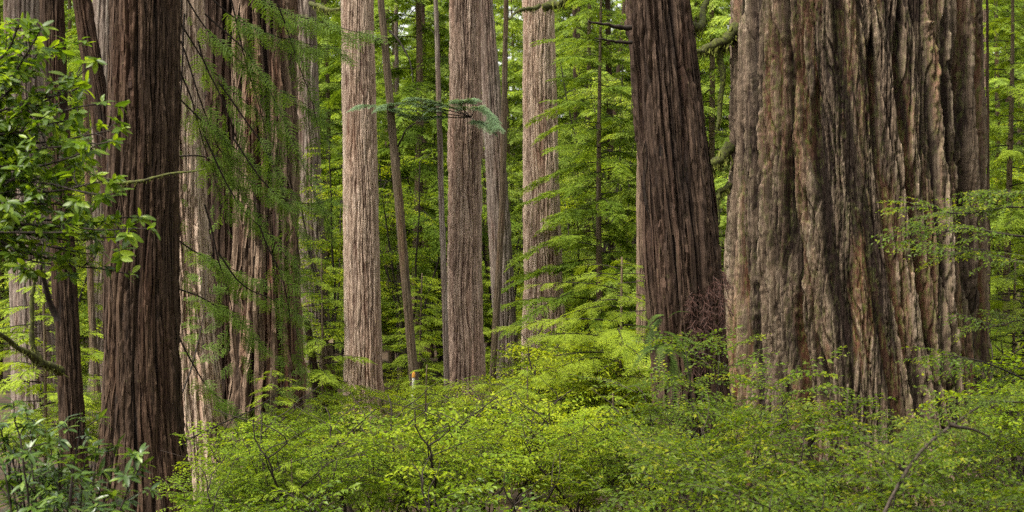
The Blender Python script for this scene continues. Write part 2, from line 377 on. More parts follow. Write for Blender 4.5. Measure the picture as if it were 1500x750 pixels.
FUR_I = [(.075, .26, [(1119, -20), (1127, 120), (1124, 300), (1138, 480), (1150, 620)]), (.055, .22, [(1183, -20), (1194, 150), (1234, 400), (1272, 620)]), (.085, .24, [(1232, 110), (1240, 250), (1264, 420), (1304, 620)]),
         (.055, .2, [(1277, -20), (1271, 140), (1287, 300), (1334, 620)]), (.085, .28, [(1377, -20), (1380, 200), (1394, 400), (1418, 620)]), (.06, .22, [(1408, 60), (1417, 300), (1426, 600)]), (.04, .14, [(1090, -20), (1092, 300), (1084, 600)]),
         (.06, .2, [(1158, 170), (1172, 330), (1204, 520)]), (.035, .14, [(1318, 150), (1336, 350), (1364, 620)]), (.035, .13, [(1345, -20), (1350, 180), (1352, 330)]), (.04, .15, [(1212, -20), (1216, 90), (1228, 180)])]
FUR_D = [(.05, .16, [(364, -20), (374, 300), (382, 650)]), (.04, .14, [(396, -20), (401, 250), (398, 420)]), (.05, .16, [(410, 330), (420, 500), (424, 650)]), (.035, .12, [(350, 120), (352, 400), (346, 650)])]
FUR_H = [(.03, .08, [(945, -20), (968, 200), (985, 420), (998, 700)]), (.03, .08, [(975, -20), (1000, 200), (1018, 420)]), (.025, .07, [(930, 60), (950, 300), (962, 600)])]
FUR_A = [(.02, .06, [(186, -20), (184, 300), (176, 760)]), (.02, .06, [(214, 60), (212, 420), (214, 760)]), (.02, .06, [(240, -20), (238, 300), (246, 760)])]
def redwood(key, label, edges, d, mat, ztop=26, nth=220, nz=170, s=.1, amp=.03, seed=1, name='redwood_tree', cat='tree', group=None, peel=0, **kw):
    V, Q, rel, b, ax = trunk_data(edges, d, ztop, nth, nz, s, amp, seed, **kw)
    t = thing(name, label, cat, b, group)
    link('trunk', make_mesh('trunk', V, Q, [mat], None, rel, True, 'relief'), t)
    TR[key] = (t, b, ax)
    if peel:
        r = np.random.default_rng(seed + 300); m = len(V) // len(ax[0]); G = V.reshape(-1, m, 3); g = Geo(); nv = int((ax[0] < CZ + 400 / F * d).sum()); nf = int(nth * kw.get('front', .8))
        for _ in range(peel):
            i0 = int(r.integers(2, max(3, nv - 40))); j = int(r.integers(4, nf - 4)); st = int(r.integers(10, 60)); ii = np.linspace(i0, min(nv - 1, i0 + st), 6).astype(int)
            jj = np.clip(j + (np.arange(6) * np.clip(r.normal() * .25, -.5, .5)).astype(int), 1, m - 2); q = G[ii, jj]; out = np.stack([q[:, 0] - (ax[1][ii] - b[0]), q[:, 1], 0 * q[:, 1]], -1); out = norm(out); side = np.cross(out, (0, 0, 1))
            u = np.linspace(0, 1, 6); lift = amp * (.1 + r.uniform(.1, .6) * np.abs(u - r.uniform(0, 1)) ** 1.5); wd = s * r.uniform(.10, .26) * np.sin(pi * np.clip(u * .9 + .06, 0, 1)) ** .6
            p = q + out * lift[:, None]; VV = np.concatenate([p - side * wd[:, None], p + side * wd[:, None] + out * .3 * wd[:, None]])
            g.add(VV, [x for k in range(5) for x in ((k, k + 6, k + 7), (k, k + 7, k + 1))], 0, float(np.clip(r.normal(.62, .22), .1, 1)))
        VV, FF, MM, TT = g.get(); link('peeling_bark', make_mesh('peeling_bark', VV, FF, [mat], None, TT, False, 'relief'), t, 'stuff')
    return t
def on_trunk(key, z):
    t, b, (zz, C, Rd) = TR[key]; return np.array([np.interp(z, zz, C), b[1], z]), float(np.interp(z, zz, Rd))

redwood('A', 'dark brown redwood trunk in the left foreground, nearest of the left trunks', [(0, 163, 261), (200, 161, 260), (400, 156, 259), (600, 152, 264), (740, 148, 276)], 16, BK_DARK, seed=1, s=.085, amp=.036, nth=260, nz=230, peel=300, furrows=FUR_A)
redwood('B', 'pale redwood trunk half hidden behind the dark foreground trunk', [(0, 190, 298), (300, 196, 302), (500, 198, 316), (720, 196, 338)], 19, BK_LIGHT, seed=2, s=.085, amp=.04, nth=260, nz=220, flute=.05, peel=250)
redwood('C', 'shadowed brown redwood trunk behind hanging redwood sprays, right of the pale trunk', [(0, 290, 362), (300, 294, 366), (520, 296, 372), (680, 290, 380)], 22.3, BK_LEAN, seed=3, s=.11, amp=.04, nth=220, nz=180, peel=250)
redwood('D', 'thick fluted grey brown redwood trunk behind drooping green redwood sprays', [(0, 338, 428), (300, 340, 436), (520, 338, 446), (680, 326, 452)], 21.5, BK_MID, seed=5, s=.13, amp=.06, flute=.12, big=(.24, .17, .05), nth=260, nz=200, peel=250, furrows=FUR_D)
redwood('E', 'straight pale tan redwood trunk left of the thin leaning tree', [(0, 500, 547), (300, 503, 554), (560, 505, 560), (640, 503, 563)], 27, BK_LIGHT, seed=8, s=.07, amp=.024, nth=220, nz=220)
redwood('F', 'straight redwood trunk ringed by a tuft of bluish green branch foliage', [(0, 659, 703), (150, 659, 704), (185, 657, 706), (400, 655, 706), (640, 655, 712)], 26, BK_ROSE, seed=9, s=.075, amp=.03, nth=220, nz=220)
redwood('G', 'pale pinkish redwood trunk rising behind the bright hemlock boughs', [(0, 766, 810), (200, 766, 817), (430, 767, 825), (560, 764, 834)], 32, BK_LIGHT, seed=12, s=.085, amp=.03, nth=220, nz=200)
redwood('H', 'dark leaning redwood trunk pressed against the giant trunk', [(0, 916, 1012), (200, 930, 1034), (380, 942, 1054), (560, 956, 1068), (700, 962, 1082)], 16.3, BK_LEAN, seed=14, s=.1, amp=.048, nth=270, nz=240, flute=.05, peel=300, furrows=FUR_H)
redwood('I', 'giant redwood trunk with deep twisting bark ridges, widest in the photo', [(0, 1072, 1430), (250, 1070, 1434), (500, 1064, 1440), (640, 1052, 1450)], 19.2, BK_BIG, seed=17, s=.085, amp=.042, nth=760, nz=390, flute=.10, twist=.0, big=(.26, .15, .17), flare=.16, front=.86, furrows=FUR_I)
redwood('J', 'slim dark trunk behind the broad leaved branches at far left', [(0, 60, 92), (300, 72, 106), (600, 86, 122), (660, 88, 126)], 18, BK_DARK, seed=19, s=.07, amp=.018, nth=150, nz=150)
redwood('K', 'pale reddish redwood trunk at the far left edge behind foliage', [(0, 6, 58), (350, 14, 72), (660, 22, 86)], 25, BK_GREY, seed=21, s=.1, amp=.03, nth=170, nz=150)
redwood('L', 'brown trunk leaning to the right at upper left, crossing behind the dark one', [(0, 106, 134), (170, 132, 164), (400, 166, 200), (640, 200, 236)], 21, BK_DARK, seed=23, s=.08, amp=.02, nth=150, nz=130)
redwood('M', 'distant pale trunk just left of the dark foreground redwood', [(0, 136, 166), (640, 132, 168)], 33, BK_GREY, seed=25, s=.1, amp=.02, nth=110, nz=110)
redwood('N', 'grey mossy redwood trunk standing behind, right of the spray hung trunks', [(0, 424, 462), (180, 432, 468), (400, 440, 478), (580, 446, 492)], 35, BK_GREY, seed=27, s=.1, amp=.03, nth=150, nz=150)
redwood('O', 'weathered grey brown trunk behind the thin curved sapling, left of the pinkish trunk', [(0, 700, 722), (250, 712, 742), (480, 722, 758), (560, 720, 764)], 31, BK_GREY, seed=29, s=.11, amp=.03, nth=130, nz=130)
redwood('Q', 'dark brown trunk close behind the foliage ringed redwood', [(0, 700, 714), (300, 708, 726), (560, 716, 736)], 43, BK_DARK, seed=31, s=.1, amp=.02, nth=90, nz=100)
redwood('S', 'reddish trunk showing past the right edge of the giant redwood', [(0, 1424, 1446), (560, 1430, 1452)], 31, BK_MID, seed=33, s=.1, amp=.02, nth=100, nz=100)
redwood('U', 'small reddish trunk at the foot of the leaning redwood', [(380, 932, 948), (640, 930, 952)], 23, BK_MID, seed=35, s=.06, amp=.012, nth=90, nz=90, ztop=9)

thin = [  # key, label, edges, depth, material
    ('p1', 'thin mossy tree leaning right beside the pale tan redwood', [(0, 553, 563), (300, 578, 591), (570, 601, 615)], 25, BK_THIN),
    ('p2', 'slender pale mossy trunk just left of the foliage ringed redwood', [(190, 640, 648), (490, 648, 657)], 25.5, BK_GREY),
    ('p3', 'dark brown trunk in the shade midway between the two straight redwoods', [(0, 609, 622), (270, 612, 628), (500, 616, 634)], 46, BK_DARK),
    ('p4', 'thin grey trunk in the shade right behind the thin leaning tree', [(0, 577, 583), (500, 582, 590)], 37, BK_GREY),
    ('p5', 'thin curved sapling trunk right of the foliage ringed redwood', [(0, 738, 745), (300, 731, 741), (450, 723, 733), (560, 716, 726)], 27, BK_THIN),
    ('p6', 'thin dark trunk right of the pale pinkish redwood', [(0, 838, 844), (150, 840, 846), (440, 843, 852)], 42, BK_DARK),
    ('p7', 'dim brown trunk with mossy limbs left of the leaning redwood', [(0, 886, 894), (220, 889, 899), (440, 892, 904)], 40, BK_DARK),
    ('p8', 'thin pole like trunk right of the giant redwood', [(0, 1444, 1448), (430, 1446, 1451)], 24, BK_DARK),
    ('p9', 'dim trunk among hemlocks near the upper right corner', [(0, 1472, 1482), (440, 1476, 1488)], 47, BK_DARK),
    ('p10', 'thin brown trunk between the slim dark trunk and the foreground redwood', [(0, 118, 126), (430, 128, 138), (620, 136, 150)], 29, BK_THIN),
    ('p11', 'narrow dark trunk in the shade close right of the pale tan redwood', [(0, 562, 570), (500, 566, 576)], 48, BK_DARK),
    ('p12', 'thin dark trunk nearest the leaning redwood, left of its edge', [(0, 912, 917), (430, 874, 882)], 45, BK_DARK),
]
for k, (key, lab, ed, d, m) in enumerate(thin):
    redwood(key, lab, ed, d, m, name='slender_tree', ztop=15, nth=44, nz=90, s=.05, amp=.008, seed=50 + k, group='slender trees between the redwoods')

# ------------------------------------------------------------------ conifers with crowns
def conifer(seed, H, h0, L_, nl, tmpl, slen, droop=.35, tint=.5, dead=0, dens=1.0, nl_len=None):
    """returns Geo of bare limbs and Geo of foliage, base at the origin"""
    r = np.random.default_rng(seed); wood = Geo(); g = Geo(); pos = []; T = []; U = []; S = []; tn = []
    for i in range(nl):
        t = (i + r.uniform(0, .8)) / nl; z = h0 + (H - h0) * t ** .95; az = i * 2.4 + r.uniform(-.4, .4)
        ln = (L_ * (1 - t) ** .75 * (.55 + .45 * min(1, t * 6 + .3)) + .25) * r.uniform(.6, 1.15)
        s = np.linspace(0, 1, 7); lift = r.uniform(-.05, .3); dr = droop * r.uniform(.6, 1.3)
        q = np.stack([cos(az) * ln * s, sin(az) * ln * s, z + ln * (lift * s - dr * s * s)], -1); q[:, :2] += np.outer(s * s, r.normal(size=2)) * .12 * ln
        wood.add(*tube(q, np.linspace(.005 + .005 * ln, .002, 7), 4))
        if r.uniform() < dead: continue
        n = max(3, int(ln / .11 * dens))
        for k in range(n):
            u = .12 + .88 * (k + r.uniform(0, .9)) / n; u = min(u, 1)
            p = np.array([np.interp(u, s, q[:, a]) for a in range(3)]); sd = 1 if k % 2 else -1
            an = az + sd * r.uniform(.45, 1.25) * (1 - .35 * u)
            pos.append(p); T.append((cos(an), sin(an), -.12 - dr * .55 * u + r.normal() * .12)); U.append((r.normal() * .3, r.normal() * .3, 1))
            S.append(slen * (.55 + .5 * min(1, ln / L_ + .2)) * r.uniform(.7, 1.25) * (1.1 - .3 * u)); tn.append(tint + .12 * (u - .5) + .08 * sin(3 * z + az))
        pos.append(q[-1]); T.append(q[-1] - q[-2]); U.append((0, 0, 1)); S.append(slen * .8); tn.append(tint + .1)
    scatter(g, tmpl, pos, np.array(T), np.array(U), S, tn, .09, r)
    return wood, g
def simple_trunk(H, r0, seed, lean=.0):
    r = np.random.default_rng(seed); z = np.linspace(-.3, H, 14)
    pts = np.stack([lean * z + .06 * np.sin(z * .5 + seed), .05 * np.cos(z * .43 + seed), z], -1); return tube(pts, np.linspace(r0, .015, 14), 8)

KIND = {}
def conifer_kind(key, seed, H, h0, L_, nl, tmpl, slen, mat, r0, **kw):
    kw.setdefault('dens', 1.7)
    w, g = conifer(seed, H, h0, L_, nl, tmpl, slen, **kw)
    tv, tf = simple_trunk(H, r0, seed)
    KIND[key] = (make_mesh('conifer_trunk', tv, tf, [BK_THIN], None, np.full(len(tv), .6), True, 'relief'),
                 geo_mesh('conifer_limbs', w, [TWIG]), geo_mesh('conifer_crown', g, [mat, TWIG]))
conifer_kind('h1', 101, 15, 1.2, 2.6, 100, FAR, .48, LF_FAR, .12, tint=.44)
conifer_kind('h2', 102, 13, .8, 3.0, 105, FAR, .50, LF_FAR, .11, tint=.55, droop=.3)
conifer_kind('h3', 103, 18, 2.2, 3.0, 105, FAR, .55, LF_FAR, .16, tint=.30, droop=.45)
conifer_kind('h4', 104, 10, .6, 2.4, 85, FAR, .40, LF_HEM, .09, tint=.62, droop=.3)
conifer_kind('h5', 105, 17, 3.0, 2.8, 90, FAR, .58, LF_HEM, .15, tint=.32, droop=.55, dead=.2)
conifer_kind('big', 106, 30, 5.0, 4.2, 130, FAR, 1.1, LF_FAR, .3, tint=.5, droop=.4, dens=.6)
conifer_kind('sap2', 108, 3.2, .3, 1.5, 34, FAR, .32, LF_HEM, .03, tint=.75, droop=.22, dens=1.4)
conifer_kind('sap3', 109, 3.15, .8, 2.4, 40, NEAR, .36, LF_HEM, .035, tint=.8, droop=.22, dens=1.0)
def plant_conifer(kind, label, px, d, rz=None, sc=1, group=None, name='hemlock_tree', cat='tree'):
    x = (px - 750) / F * d; t = thing(name, label, cat, (x, d, gz1(x, d)), group, random.uniform(0, 6.28) if rz is None else rz, sc)
    a, b, c = KIND[kind]
    link('trunk', a, t); link('branch_mass', b, t, 'stuff'); link('crown', c, t, 'stuff'); return t

hem = [  # kind, label, px, depth, scale
    ('sap3', 'bright yellow green hemlock sapling with layered boughs in front of the pinkish redwood', 905, 20.0, 1.0),
    ('h4', 'light green young hemlock left of the leaning redwood, behind the bright sapling', 880, 30, 1.0),
    ('h1', 'tall soft green hemlock right behind the pale pinkish redwood', 862, 40, 1.0),
    ('h3', 'darker hemlock behind the thin dark trunk right of the pinkish redwood', 846, 48, 1.0),
    ('h2', 'pale green hemlock seen between the leaning and the giant redwood', 1040, 30, 1.0),
    ('h2', 'bright hemlock filling the gap between the ringed and the pinkish redwood', 742, 46, 1.0),
    ('h5', 'drooping hemlock above the shady gap between the two straight redwoods', 612, 36, 1.0),
    ('h1', 'green hemlock close right of the pale tan redwood', 575, 42, .9),
    ('h3', 'dark tall hemlock behind the slender mossy trunk', 640, 52, 1.0),
    ('h2', 'bright hemlock just left of the pale tan redwood', 478, 38, 1.0),
    ('sap2', 'small bright green hemlock at the foot of the grey mossy trunk', 468, 27, 1.0),
    ('sap2', 'small light hemlock at the foot of the ringed redwood, right side', 702, 33, 1.0),
    ('sap2', 'low hemlock sapling in the shade left of the slender mossy trunk', 618, 30, .9),
    ('h4', 'light green hemlock at the right edge beside the pole like trunk', 1478, 27, 1.0),
    ('h1', 'tall hemlock behind the pole like trunk at upper right', 1460, 38, 1.0),
    ('h5', 'dark blue green hemlock at the upper right corner', 1496, 44, 1.0),
    ('sap3', 'low bright hemlock sapling at the right edge behind the huckleberry', 1490, 20, 1.0),
    ('h4', 'green hemlock seen between the slim dark trunk and the foreground redwood', 138, 34, 1.0),
    ('h1', 'hemlock behind the slim dark trunk at far left', 100, 40, 1.0),
    ('h2', 'pale hemlock at the left edge beside the reddish redwood', 0, 36, 1.0),
    ('h5', 'drooping hemlock behind the leaning brown trunk at upper left', 170, 44, 1.0),
    ('sap2', 'small hemlock sapling under the mossy branch at far left', 60, 20, 1.0),
]
for kd, lab, px, d, sc in hem: plant_conifer(kd, lab, px, d, sc=sc, group='hemlocks among the redwoods')
def broadleaf(seed, H, rad, nl, mat):
    r = np.random.default_rng(seed); w = Geo(); g = Geo(); pos = []; T = []; U = []; S = []; tn = []
    for i in range(5):
        a = i * 1.26 + r.uniform(-.4, .4); q = wob([(0, 0, -.1), (cos(a) * rad * .2, sin(a) * rad * .2, H * .4), (cos(a) * rad * .55, sin(a) * rad * .55, H * r.uniform(.75, 1))], 12, .08, int(r.integers(1e6)))
        w.add(*tube(q, np.linspace(.04, .012, 12), 5))
        for k in range(nl):
            u = 1 - .75 * (k / nl); p = np.array([np.interp(u, np.linspace(0, 1, 12), q[:, c]) for c in range(3)]); a2 = r.uniform(0, 6.28); ln = rad * r.uniform(.25, .75)
            e = p + np.array([cos(a2) * ln, sin(a2) * ln, r.uniform(-.1, .35) * ln]); w.add(*tube([p, (p + e) / 2 + (0, 0, .06), e], [.01, .007, .003], 3))
            for m in range(9):
                v = (m + 1) / 9; b = a2 + r.uniform(-1.2, 1.2); pos.append(p + (e - p) * v + r.normal(size=3) * .04); T.append((cos(b), sin(b), r.uniform(-.35, .15))); U.append((r.normal() * .35, r.normal() * .35, 1)); S.append(r.uniform(.7, 1.4)); tn.append(.6 + .15 * r.normal())
    scatter(g, BUSHL, pos, np.array(T), np.array(U), S, tn, .06, r)
    return geo_mesh('maple_stems', w, [TWIG], True), geo_mesh('maple_crown', g, [mat, TWIG])
MAPLE = [broadleaf(150, 5.5, 2.0, 7, LF_BUSH), broadleaf(151, 7.5, 2.4, 8, LF_FAR)]
for k, lab, px, d, sc in [
    (0, 'airy bright green vine maple between the two straight redwoods', 600, 33, 1.0), (1, 'light green vine maple behind the slender mossy trunk', 648, 38, 1.1),
    (1, 'pale vine maple above the thicket, left of the pinkish redwood', 735, 36, 1.0), (0, 'small vine maple right of the pinkish redwood', 850, 34, 1.0),
    (1, 'vine maple in the soft light left of the leaning redwood', 905, 37, 1.2), (0, 'vine maple right of the grey mossy trunk', 490, 33, 1.1),
    (0, 'vine maple at the right edge behind the pole like trunk', 1485, 30, 1.1), (1, 'vine maple seen between the leaning and giant redwoods, low down', 1045, 34, 1.1),
    (0, 'vine maple behind the far left trunks', 90, 31, 1.0), (1, 'vine maple in the gap left of the dark foreground redwood', 145, 38, 1.1)]:
    x = (px - 750) / F * d; t = thing('vine_maple', lab, 'tree', (x, d, gz1(x, d)), 'vine maples in the understorey', random.uniform(0, 6.28), sc)
    link('stem_cluster', MAPLE[k][0], t, 'stuff'); link('crown', MAPLE[k][1], t, 'stuff')
for lab, px, d, sc in [('feathery hemlock seedling low in the thicket below the tan redwood', 545, 16.5, .45), ('small hemlock seedling at the bottom left of the thicket', 425, 13.5, .42), ('hemlock seedling in the thicket right of the ringed redwood', 770, 18, .55),
        ('feathery seedling in the yellow green shrubs left of the leaning redwood', 895, 16, .5), ('hemlock seedling at the foot of the fluted redwood', 400, 19, .55), ('hemlock seedling left of the ringed redwood foot', 625, 19, .55)]:
    plant_conifer('sap2', lab, px, d, sc=sc, group='hemlock seedlings in the thicket', name='hemlock_seedling')
rf = random.Random(11)
for i in range(100):
    d = 50 + 66 * (i / 100) ** 1.0 + rf.uniform(-3, 3); px = 750 + (((i * 0.618034) % 1) - .5) * 1780 + rf.uniform(-30, 30)
    kd = rf.choice(['h1', 'h2', 'h3', 'h5', 'big'])
    plant_conifer(kd, 'distant conifer in the soft green depth of the forest', px, d, sc=rf.uniform(1.0, 1.5) if kd != 'big' else rf.uniform(.9, 1.1), group='distant conifers of the far forest', rz=rf.uniform(0, 6.28))

# unseen trees added beside and behind the viewpoint to cut frontal sky light
for i, (x, y) in enumerate([(-14, -6), (2, -11), (9, -8), (12, 1), (18, 9), (-3, -19), (20, -4)]):
    t = thing('redwood_tree', 'unseen redwood added behind the viewpoint to block sky light', 'tree', (x, y, gz1(x, y)), 'redwoods added behind the viewpoint', i * 1.7, 1)
    for nm, me, kk in zip(('trunk', 'branch_mass', 'crown'), KIND['big'], (None, 'stuff', 'stuff')): link(nm, me, t, kk)
# upper crowns of the redwoods, above the frame
def upper_crown(seed, H, h0, L_, nl):
    w, g = conifer(seed, H, h0, L_, nl, FAR, 1.0, droop=.35, tint=.45, dens=.6); return geo_mesh('redwood_limbs', w, [TWIG]), geo_mesh('redwood_crown', g, [LF_RED, TWIG])
UC = [upper_crown(200, 27, 11, 3.2, 60), upper_crown(201, 28, 12, 3.6, 60)]
for i, key in enumerate(['K', 'I']):
    t, b, (zz, C, Rd) = TR[key]; a, c = UC[i % 2]
    off = (np.interp(18, zz, C) - b[0], 0, 0); rz = i * 1.3
    for nm, me in (('branch_mass', a), ('crown', c)):
        o = link(nm, me, t, 'stuff', off); o.rotation_euler = (0, 0, rz)

# ------------------------------------------------------------------ ground
n = 150; gx = np.concatenate([np.linspace(-400, -42, 12), np.linspace(-40, 40, n), np.linspace(42, 400, 12)]); gy = np.concatenate([np.linspace(-60, -2, 8), np.linspace(0, 70, n), np.linspace(75, 500, 25)])
GX, GY = np.meshgrid(gx, gy); GV = np.stack([GX, GY, gz(GX.ravel(), GY.ravel()).reshape(GX.shape)], -1).reshape(-1, 3)
ny, nx = GX.shape; i, j = np.meshgrid(np.arange(ny - 1), np.arange(nx - 1), indexing='ij')
GQ = np.stack([i * nx + j, i * nx + j + 1, (i + 1) * nx + j + 1, (i + 1) * nx + j], -1).reshape(-1, 4)
link('ground', make_mesh('ground', GV, GQ, [SOIL], smooth=True), kind='structure')

# ------------------------------------------------------------------ undergrowth
def bush_plan(r, h, rad, ns, per, low=.62):
    """stems and twig frames of a many-stemmed shrub with flat layers of twigs"""
    stems = []; tw = []
    for i in range(ns):
        az = i * 2.4 + r.uniform(-.5, .5); rr = rad * r.uniform(.25, .95); hh = h * r.uniform(.7, 1.05) * (1 - .25 * rr / rad)
        q = wob([(r.uniform(-.12, .12), r.uniform(-.12, .12), 0), (cos(az) * rr * .35, sin(az) * rr * .35, hh * .5), (cos(az) * rr, sin(az) * rr, hh)], 9, .04, int(r.integers(1e6)))
        q[0, 2] = -.05; stems.append(q)
        nt_ = max(3, per // 4)
        for k in range(nt_):
            u = 1.0 if k == 0 else 1 - low * (k + r.uniform(-.3, .3)) / nt_
            p = np.array([np.interp(u, np.linspace(0, 1, 9), q[:, a]) for a in range(3)]); a0 = az + r.uniform(-1, 1)
            tilt = r.normal(size=2) * .32
            for c in range(4 if k else 5):
                a2 = a0 + c * (1.45 if k else 1.26) + r.uniform(-.3, .3)
                tw.append((p + np.array([cos(a2), sin(a2), 0]) * r.uniform(0, .08) + (0, 0, r.uniform(-.03, .03)), np.array([cos(a2), sin(a2), r.uniform(-.12, .3) + (.25 if k == 0 else 0)]),
                           np.array([tilt[0] + r.normal() * .2, tilt[1] + r.normal() * .2, 1]), r.uniform(.65, 1.3), u))
    return stems, tw
BK = {}
def bush_kind(key, seed, h, rad, ns, per, tmpl, mat, tint, sz=1.0, low=.62):
    r = np.random.default_rng(seed); stems, tw = bush_plan(r, h, rad, ns, per, low); g = Geo()
    scatter(g, tmpl, [t[0] for t in tw], np.array([t[1] for t in tw]), np.array([t[2] for t in tw]), np.array([t[3] for t in tw]) * sz, np.array([tint + .25 * (t[4] - .6) for t in tw]), .1, r)
    BK[key] = ([make_mesh('shrub_stem', *tube(q, np.linspace(.013, .004, 9), 5), [TWIG], smooth=True) for q in stems[:6]], geo_mesh('shrub_foliage', g, [mat, TWIG]))
bush_kind('y1', 301, 1.7, 1.1, 9, 16, BUSHL, LF_BUSH, .62)
bush_kind('y2', 302, 1.6, 1.1, 8, 16, BUSHL, LF_BUSH, .52)
bush_kind('y3', 303, 1.9, 1.0, 9, 16, BUSHL, LF_BUSH, .74)
bush_kind('g1', 304, 1.7, .95, 8, 16, HUCK, LF_BUSH, .42, low=.4)
bush_kind('g2', 305, 1.8, .95, 7, 16, HUCK, LF_HUCK, .45, low=.4)
bush_kind('s1', 306, 1.6, .9, 7, 12, SALAL, LF_LAUR, .5, low=.5)
BH = dict(s1=1.65, y1=1.78, y2=1.68, y3=1.98, g1=1.75, g2=1.85)
BARE = []
for k in range(3):
    r = np.random.default_rng(330 + k); g = Geo()
    q = wob([(0, 0, -.1), (r.uniform(-.3, .3), -.35, .7), (r.uniform(-.5, .5), -.6, 1.25), (r.uniform(-.7, .7), -.75, 1.75)], 16, .07, 331 + k); g.add(*tube(q, np.linspace(.021, .006, 16), 6))
    for i in (7, 10, 12):
        g.add(*tube(wob([q[i], q[i] + (r.uniform(-.4, .4), -.1, .25), q[i] + (r.uniform(-.7, .7), -.1, .5)], 8, .03, 340 + i + k), np.linspace(.009, .003, 8), 4))
    BARE.append(geo_mesh('bare_stem', g, [TWIG], True))
def plant_bush(kind, label, px, d, sc=1.0, group='shrubs of the thicket', name='thicket_shrub'):
    x = (px - 750) / F * d; t = thing(name, label, 'shrub', (x, d, gz1(x, d)), group, random.uniform(0, 6.28), sc)
    st, fo = BK[kind]
    for m in st: link('stem', m, t)
    for k in range(3 if d < 17 else 1 if d < 26 else 0):
        o = link('stem', BARE[(int(px) + k) % 3], t); o.rotation_euler = (0, 0, random.uniform(0, 6.28))
    link('foliage', fo, t, 'stuff'); return t
shr = [
    ('y1', 'yellow green shrub in front of the pale tan redwood foot', 520, 22, 1.0), ('g1', 'mid green shrub below the stump, left of the tan redwood', 455, 20, 1.0),
    ('y2', 'light green shrub at the foot of the fluted spray hung redwood', 410, 18, 1.0), ('y3', 'yellowish tall shrub between the two straight redwoods', 610, 22, 1.0),
    ('y1', 'shrub at the foot of the foliage ringed redwood, left side', 645, 21, .95), ('g1', 'green shrub right of the ringed redwood foot', 735, 22, 1.05),
    ('y2', 'bright shrub below the thin curved sapling', 770, 24, 1.1), ('y3', 'bright yellow green shrub under the hemlock boughs, left', 815, 22, 1.15),
    ('y1', 'brightest yellow green shrub in the middle of the thicket', 870, 20, 1.2), ('y3', 'yellow green shrub left of the leaning redwood foot', 925, 20, 1.1),
    ('y2', 'shrub in the middle distance under the pinkish redwood', 800, 27, 1.1), ('y1', 'far shrub behind the thicket beneath the bright boughs', 880, 26, 1.1),
    ('g2', 'dark leaved shrub in front of the tan redwood, nearer', 560, 15, 1.0), ('y2', 'shrub with open leafy top in the lower middle', 640, 14.5, 1.05),
    ('g1', 'green shrub in the lower middle below the ringed redwood', 705, 15.5, 1.05), ('y1', 'yellow green shrub right of the lower middle', 790, 16, 1.05),
    ('y3', 'bright shrub low and right of the thicket middle', 860, 15, .95), ('g1', 'shaded green shrub beside the leaning redwood foot', 925, 14.5, 1.0),
    ('g1', 'green shrub at the bottom left of the thicket', 440, 14, 1.0), ('y2', 'shrub before the spray hung redwoods at bottom left', 370, 16, .9),
    ('s1', 'large leaved dark green shrub at the bottom edge right of centre', 720, 12.5, .9),
    ('g1', 'low shrub at the foot of the pale left redwood', 330, 14, .85), ('s1', 'large leaved shrub at the bottom left beside the pale redwood', 400, 13, .8),
    ('y1', 'shrub in the right distance behind the giant redwood', 1470, 24, 1.1), ('y2', 'green shrub at the right edge beyond the giant redwood', 1500, 17, 1.2),
    ('g1', 'shrub in the left distance behind the slim dark trunk', 110, 24, 1.1), ('y1', 'bright shrub low between the slim dark trunk and the dark redwood', 138, 21, 1.0),
    ('g1', 'shaded shrub at the left edge below the reddish redwood', 20, 19, 1.0), ('y3', 'shrub in the shade between the straight redwoods, farther back', 595, 30, 1.0),
    ('y2', 'far shrub at the foot of the grey mossy trunk', 470, 31, 1.1), ('g1', 'far shrub behind the ringed redwood', 700, 32, 1.1),
    ('y1', 'far shrub left of the thin dark trunk', 815, 36, 1.2), ('g1', 'far shrub in the gloom right of the thin dark trunk', 880, 36, 1.2),
]
TOPS = [568, 575, 600, 556, 560, 556, 532, 498, 484, 520, 490, 478, 590, 598, 602, 575, 580, 590, 605, 620, 690, 665, 695, 480, 520, 560, 590, 600, 535, 520, 520, 480, 480]
for (kd, lab, px, d, sc), yt in zip(shr, TOPS):        # yt: the row its top reaches
    plant_bush(kd, lab, px, d, (CZ - (yt - 375) / F * d - gz1((px - 750) / F * d, d)) / BH[kd])
for i in range(40):
    d = rf.uniform(32, 58); px = rf.uniform(-60, 1560)
    plant_bush(rf.choice(['y1', 'y2', 'y3', 'g1']), 'far understorey shrub beneath the distant conifers', px, d, rf.uniform(.9, 1.5), 'far understorey shrubs', 'understorey_shrub')
# low herbs on the forest floor, past counting
g = Geo(); r = np.random.default_rng(77); m = 420; yy = 17 + 35 * r.uniform(size=m) ** .8; xx = r.uniform(-.42, .42, m) * yy
an = r.uniform(0, 6.28, m)
scatter(g, [BUSHL[0], BUSHL[2]][:1], np.stack([xx, yy, gz(xx, yy) + r.uniform(.02, .35, m)], -1), np.stack([np.cos(an), np.sin(an), r.uniform(.1, .8, m)], -1), np.stack([0 * an, 0 * an, 1 + 0 * an], -1), r.uniform(.5, 1.1, m), .5, .1, r)
link('ground_cover', geo_mesh('ground_cover', g, [LF_BUSH, TWIG]), kind='stuff')

